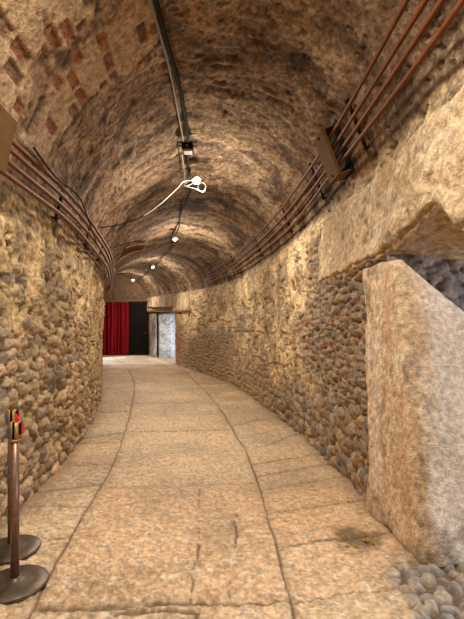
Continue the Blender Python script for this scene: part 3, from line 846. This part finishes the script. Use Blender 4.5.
def pipe_box(p, y, w, l, hgt, label, off=OFF):
    a, d, c, n = frame_at(p, y, off)
    t = thing('pipe_box', label, 'pipe box', a); t.rotation_euler = Matrix((c, d, n)).transposed().to_euler()
    b = bmesh.new(); add_box(b, (0, 0, .075), (w, l, .02), None, .005); bm_obj('cover', b, M_BOXM, t, smooth=False)
    b = bmesh.new()
    add_box(b, (0, l * .46, .058), (w * .97, .015, .018), None, .003); add_box(b, (0, -l * .46, .058), (w * .97, .015, .018), None, .003)
    add_box(b, (w * .485, 0, .0), (.015, l * .92, .13), None, .003); add_box(b, (-w * .485, 0, .0), (.015, l * .92, .13), None, .003)
    bm_obj('side_panel', b, M_PIPE, t, smooth=False)
    b = bmesh.new(); add_box(b, (0, 0, -.068), (w * 1.1, l * 1.25, .012), None, .003); bm_obj('back_plate', b, M_BLACK, t, smooth=False)
    for sx in (-1, 1):
        b = bmesh.new(); add_lathe(b, [(0, 0), (.014, 0), (.012, .010), (0, .012)], (sx * (w / 2 - .04), 0, .085), 10)
        bm_obj('bolt', b, M_BLACK, t)
    return t
pipe_box(.892, 4.16, .48, .27, .1, 'brown metal box enclosing the right hand pipes above the stone lintel')
pipe_box(.080, 2.42, .35, .44, .1, 'brown metal box enclosing the left hand pipes above the cobblestone wall', OFF)

# branch of cables climbing the vault past the bend
def branch_point(t, k):
    p = .205 + .16 * t + .008 * k; y = 9.3 + 1.9 * t - .05 * k
    return vp(p, y, .10)
t = thing('cable_tray', 'brown cable tray with rungs climbing the vault where the left hand pipes turn', 'cable tray', branch_point(0, 0))
org = Vector(branch_point(0, 0))
for k, nm in ((-3, 'side_rail'), (3, 'side_rail')):
    tube_obj(nm, [Vector(branch_point(q / 14, k)) - org for q in range(15)], .022, M_PIPE, t, 8)
for q in range(1, 15):
    tube_obj('rung', [Vector(branch_point(q / 15, -3.4)) - org, Vector(branch_point(q / 15, 3.6)) - org], .012, M_BOXM, t, 6)
o = tube_obj('brass_pipe', catmull([vp(.22, 16.2, .06), vp(.30, 16.6, .07), vp(.38, 16.9, .07), vp(.46, 17.1, .07), vp(.53, 17.3, .06)], 6), .03, M_CABLE, None, 10)
tag(o, 'pale pipe bent round the far vault in front of the curtain', 'pipe')

# ------------------------------------------------------------------ crown conduits
def cpath(y0, y1, dp, off, wig=.004, st=.35):
    return catmull([vp(float(cp(y)) + dp + wig * math.sin(y * 2.3 + dp * 900), y, off + .012 * math.sin(y * 1.3)) for y in np.arange(y0, y1 + .01, st)], 4)
o = tube_obj('conduit', cpath(-4, 5.45, .004, .085, .003), .022, M_BLACK, None, 10); tag(o, 'thick black conduit along the crown of the vault before the black junction box', 'conduit')
o = tube_obj('conduit', cpath(-4, 5.45, -.008, .075, .002), .012, M_CABLE, None, 8); tag(o, 'thin grey conduit beside the thick black one on the crown', 'conduit')
o = tube_obj('conduit', cpath(5.75, 20.0, .004, .085, .006), .018, M_BLACK, None, 8); tag(o, 'black conduit winding along the crown from the junction box to the far lamps', 'conduit')
o = tube_obj('cable', cpath(5.75, 6.9, -.016, .09, .003), .009, M_CABLE, None, 8); tag(o, 'short grey cable from the black junction box towards the first lamp', 'cable')

# black junction box at the crown
a = Vector(vp(.468, 5.6, .12))
t = thing('junction_box', 'small black junction box on the crown of the vault before the first lamp', 'junction box', a)
b = bmesh.new(); add_box(b, (0, 0, 0), (.15, .16, .085), None, .008); bm_obj('housing', b, M_BLACK, t, smooth=False)
b = bmesh.new(); add_box(b, (.005, -.02, -.055), (.12, .12, .035), None, .008); bm_obj('lower_cover', b, M_CABLE, t, smooth=False)
b = bmesh.new(); add_box(b, (0, -.06, .055), (.27, .022, .014), None, .003); add_box(b, (0, .05, .055), (.25, .022, .014), None, .003); bm_obj('strap', b, M_BLACK, t, smooth=False)
b = bmesh.new(); add_lathe(b, [(0, 0), (.012, 0), (.012, .008), (0, .01)], (0, -.08, 0), 12, Vector((0, -1, 0))); bm_obj('screw', b, M_BRASS, t)

# ------------------------------------------------------------------ lamps
LAMPS = [((-.55, 6.3, 3.94), 'nearest ceiling lamp, glowing white among loops of white cable'),
         ((-1.49, 10.7, 4.07), 'second ceiling lamp from the camera, a glowing white spot on the crown'),
         ((-2.99, 15.5, 4.15), 'third ceiling lamp from the camera, before the curtain'),
         ((-4.64, 19.2, 4.16), 'farthest ceiling lamp, above the dark door')]
def make_lamp(loc, label, big):
    sc_ = .8 if big else .7
    t = thing('ceiling_lamp', label, 'ceiling lamp', loc, 'round white lamps along the crown of the vault')
    t.scale = (sc_,) * 3
    tilt = Vector((.25, -.55, -.8)).normalized()
    b = bmesh.new()
    add_lathe(b, [(0, -.10), (.035, -.10), (.045, -.09), (.05, -.03), (.075, .015), (.082, .03), (.076, .032), (.06, .012), (0, .004)], (0, 0, 0), 24, tilt)
    bm_obj('lamp_housing', b, M_LAMP, t)
    b = bmesh.new()
    add_lathe(b, [(0, .036), (.035, .034), (.06, .024), (.066, .014), (.05, .010), (0, .010)], (0, 0, 0), 24, tilt)
    bm_obj('bulb', b, M_BULB, t)
    b = bmesh.new()
    add_tube(b, catmull([(-.095, .0, -.0), (-.095, .03, .07), (-.06, .05, .12), (0, .05, .14), (.06, .05, .12), (.095, .03, .07), (.095, 0, 0)], 4), .008, 8)
    add_tube(b, [(0, .05, .14), (0, .05, .30)], .010, 8)
    bm_obj('bracket', b, M_LAMP, t)
    return t
for i, (loc, lab) in enumerate(LAMPS):
    make_lamp(loc, lab, i == 0)
L0 = Vector(LAMPS[0][0])
rr = random.Random(7)
def loop(c, r1, r2, tilt, n=26, turns=1.0):
    out = []
    for k in range(n + 1):
        a = 2 * math.pi * turns * k / n
        v = Vector((r1 * math.cos(a), r2 * .5 * math.sin(a + .6), r2 * math.sin(a)))
        v.rotate(Matrix.Rotation(tilt, 3, 'Y')); out.append(L0 + Vector(c) + v)
    return out
o = tube_obj('cable', catmull([L0 + Vector(q) for q in ((-.09, .06, .20), (-.10, .05, .10), (-.13, .02, .0), (-.20, -.02, -.05), (-.26, -.02, -.10), (-.20, -.03, -.04), (-.10, -.04, -.02), (-.02, -.05, -.07))], 6), .0065, M_WHITE, None, 8)
tag(o, 'white cable running down from the crown to the left of the nearest lamp', 'cable')
o = tube_obj('cable', loop((.09, -.06, -.13), .055, .075, .3, 30, 1.6), .0065, M_WHITE, None, 8); tag(o, 'loose loop of white cable hanging under the nearest lamp', 'cable')
o = tube_obj('cable', loop((-.11, .05, -.03), .09, .035, -.5, 30, 1.4), .0065, M_WHITE, None, 8); tag(o, 'coil of white cable beside the nearest lamp housing', 'cable')
o = tube_obj('cable', catmull([L0 + Vector(q) for q in ((-.15, -.02, -.11), (-.05, -.05, -.14), (.05, -.05, -.18), (.12, -.05, -.2), (.15, -.05, -.12), (.12, -.03, -.05))], 6), .0065, M_WHITE, None, 8)
tag(o, 'white cable sagging below the glowing bulb of the nearest lamp', 'cable')
e = Vector((-1.80, 5.6, 3.02)); s = L0 + Vector((-.24, -.02, -.09))
path = [s.lerp(e, k / 10) - Vector((0, 0, .16 * math.sin(math.pi * k / 10))) for k in range(11)]
o = tube_obj('cable', catmull(path[:6], 4), .008, M_WHITE, None, 8); tag(o, 'white lead leaving the nearest lamp towards the left hand pipes', 'cable')
o = tube_obj('cable', catmull(path[5:], 4), .007, M_BLACK, None, 8); tag(o, 'thin dark cable slung from the white lead to the left hand pipes', 'cable')
# small cable hanging along the left pipes
o = tube_obj('cable', catmull([vp(.112, 3.0, .15), vp(.106, 3.5, .155), vp(.116, 3.9, .155), vp(.118, 4.3, .155), vp(.10, 4.9, .155), vp(.085, 5.5, .155)], 6), .008, M_BLACK, None, 8)
tag(o, 'thin black cable draped over the left hand pipes', 'cable')

# ------------------------------------------------------------------ belt stanchions
def make_stanchion(x, y, rz, label, red):
    z = float(ZF(y)) + .012
    t = thing('belt_stanchion', label, 'belt stanchion', (x, y, z), 'bronze crowd control posts by the left wall'); t.rotation_euler = (0, 0, rz)
    b = bmesh.new()
    add_lathe(b, [(0, 0), (.186, 0), (.192, .004), (.192, .014), (.187, .020), (.12, .026), (.05, .034), (.034, .042), (.030, .05), (0, .05)], (0, 0, 0), 64)
    bm_obj('base', b, M_BASE, t)
    b = bmesh.new(); add_lathe(b, [(0, .04), (.0255, .04), (.0255, .52), (.0265, .523), (.0265, .533), (.0255, .536), (.0255, .885), (0, .885)], (0, 0, 0), 32)
    bm_obj('pole', b, M_BRONZE, t)
    b = bmesh.new(); add_lathe(b, [(.0255, .880), (.030, .882), (.030, .893), (.0255, .896)], (0, 0, 0), 32); bm_obj('collar', b, M_BRASS, t)
    h = bmesh.new()
    add_lathe(h, [(0, .892), (.024, .892), (.024, .99), (.022, .996), (.006, 1.0), (0, 1.0)], (0, 0, 0), 32)
    hd = bm_obj('head', h, M_BLACK, t)
    # four brass cheeks round the belt slots
    for k in range(4):
        q = bmesh.new(); a0 = math.pi / 4 + k * math.pi / 2
        n = 8; rin, rout = .021, .030
        vs = []
        for j in range(n + 1):
            an = a0 + (j / n - .5) * math.radians(56)
            for (r_, z_) in ((rin, .896), (rout, .896), (rout, 1.0), (rin, 1.0)):
                vs.append(q.verts.new((r_ * math.cos(an), r_ * math.sin(an), z_)))
        for j in range(n):
            for m in range(4):
                q.faces.new((vs[4 * j + m], vs[4 * j + (m + 1) % 4], vs[4 * j + 4 + (m + 1) % 4], vs[4 * j + 4 + m]))
        q.faces.new(vs[:4][::-1]); q.faces.new(vs[-4:])
        bm_obj('cheek', q, M_BRASS, hd)
    def clip(an, mat, nm, z0, z1, r0, w=.03, th=.014):
        c = bmesh.new(); R = Matrix.Rotation(an, 3, 'Z')
        add_box(c, R @ Vector((r0 + th / 2, 0, (z0 + z1) / 2)), (th, w, z1 - z0), R, .003)
        bm_obj(nm, c, mat, hd, smooth=False)
    clip(math.pi, M_BLUE, 'blue_belt_clip', .905, .968, .028)
    clip(0, M_BLACK, 'belt_clip', .925, .995, .028, .034, .016)
    clip(0, M_RED, 'red_belt_end', .930, .990, .044, .034, .007)
    if red:
        c = bmesh.new()
        vs = [c.verts.new(v) for v in ((-.012, .030, 1.0), (.02, .030, .985), (.02, .030, 1.0), (-.008, .034, 1.045), (-.012, .040, 1.0), (.02, .040, .985), (.02, .040, 1.0), (-.008, .042, 1.045))]
        c.faces.new(vs[:4]); c.faces.new(vs[4:][::-1])
        for k in range(4): c.faces.new((vs[k], vs[4 + k], vs[4 + (k + 1) % 4], vs[(k + 1) % 4]))
        bm_obj('red_tag', c, M_RED, hd, smooth=False)
    return t
make_stanchion(-1.335, 2.52, math.radians(8), 'front bronze belt stanchion with blue and red clips, on a round worn base', True)
make_stanchion(-1.575, 2.93, math.radians(20), 'rear bronze belt stanchion standing behind the other, against the cobblestone wall', False)

# ------------------------------------------------------------------ litter by the jamb
for k in range(9):
    x = .95 + rr.uniform(-.16, .2); y = 3.12 + rr.uniform(-.14, .16)
    b = bmesh.new()
    l = rr.uniform(.012, .022); n = 8
    vs = [b.verts.new((l * math.cos(2 * math.pi * q / n) * 1.4, l * math.sin(2 * math.pi * q / n) * .7, .004 * math.cos(4 * math.pi * q / n))) for q in range(n)]
    b.faces.new(vs)
    o = bm_obj('dry_leaf', b, M_LEAF, None, False); o.location = (x, y, .004); o.rotation_euler = (rr.uniform(-.3, .3), rr.uniform(-.3, .3), rr.uniform(0, 6))
    h_, _ = floor_field(np.array([[x]]), np.array([[y]])); o.location.z = float(h_[0, 0]) + .010
    tag(o, 'tiny dry leaf lying in the dark stain by the stone jamb', 'leaf', 'dry leaves on the floor stain')

# ------------------------------------------------------------------ lights
def point(loc, power, col, r=.06, name='lamp_light'):
    l = bpy.data.lights.new(name, 'POINT'); l.energy = power; l.color = col; l.shadow_soft_size = r
    o = bpy.data.objects.new(name, l); C.objects.link(o); o.location = loc
    return o
def area(loc, target, power, col, sx, sy, name='daylight', spread=180):
    l = bpy.data.lights.new(name, 'AREA'); l.energy = power; l.color = col; l.shape = 'RECTANGLE'; l.size = sx; l.size_y = sy; l.spread = math.radians(spread)
    o = bpy.data.objects.new(name, l); C.objects.link(o); o.location = loc
    o.rotation_euler = (Vector(target) - Vector(loc)).to_track_quat('-Z', 'Y').to_euler()
    return o
def spot(loc, target, power, col, name='lamp_beam'):
    l = bpy.data.lights.new(name, 'SPOT'); l.energy = power; l.color = col; l.shadow_soft_size = .06; l.spot_size = math.radians(165); l.spot_blend = .7
    o = bpy.data.objects.new(name, l); C.objects.link(o); o.location = loc
    o.rotation_euler = (Vector(target) - Vector(loc)).to_track_quat('-Z', 'Y').to_euler()
    return o
WARM = (1.0, .925, .81)
for (loc, _), pw in zip(LAMPS, (P1, P2, P3, P4)):
    spot(Vector(loc) + Vector((.06, -.16, -.34)), (loc[0] + .3, loc[1] - 1.0, 0), pw, WARM)
    point(Vector(loc) + Vector((.10, -.16, -.40)), pw * .45, WARM, .05)
area((-.3, 1.6, 3.95), (-.2, 2.0, 0), PN, WARM, .5, .5, 'lamp_overhead')
area((-.3, -2.4, 3.95), (-.2, -2.0, 0), PN2, WARM, .5, .5, 'lamp_overhead')
# daylight coming in through the two side passages
area((4.1, 1.7, 1.5), (1.0, 2.3, .8), PD, (.72, .84, 1.0), 1.6, 2.0)
area((-1.0, 18.2, 2.0), (-4.6, 19.3, .5), PD2, (.70, .83, 1.0), 1.2, 1.2, 'daylight', 110)
o = spot((-6.45, 19.2, 2.3), (-4.9, 18.7, .4), 320, (.70, .83, 1.0), 'hidden_daylight_spot'); o.data.spot_size = math.radians(75); o.data.spot_blend = .4  # added spot hung unseen behind the left wall, bluing the floor before the curtain

w = bpy.data.worlds.new('World'); bpy.context.scene.world = w; w.use_nodes = True
w.node_tree.nodes['Background'].inputs['Color'].default_value = (.9, .78, .62, 1)
w.node_tree.nodes['Background'].inputs['Strength'].default_value = PW

# ------------------------------------------------------------------ camera
cd = bpy.data.cameras.new('Camera'); cam = bpy.data.objects.new('Camera', cd); C.objects.link(cam)
cam.location = (0, 0, CAM_Z); cam.rotation_euler = (math.pi / 2, 0, 0)
cd.sensor_width = 36; cd.lens = 410 / 619 * 36; cd.shift_y = 26.5 / 619
cd.clip_start = .05; cd.clip_end = 200
sc = bpy.context.scene
sc.camera = cam
sc.view_settings.view_transform = 'Standard'
sc.view_settings.look = 'None'
sc.view_settings.exposure = EXPO
sc.cycles.use_denoising = True
sc.cycles.max_bounces = 8
sc.cycles.diffuse_bounces = 5
sc.cycles.sample_clamp_indirect = 6
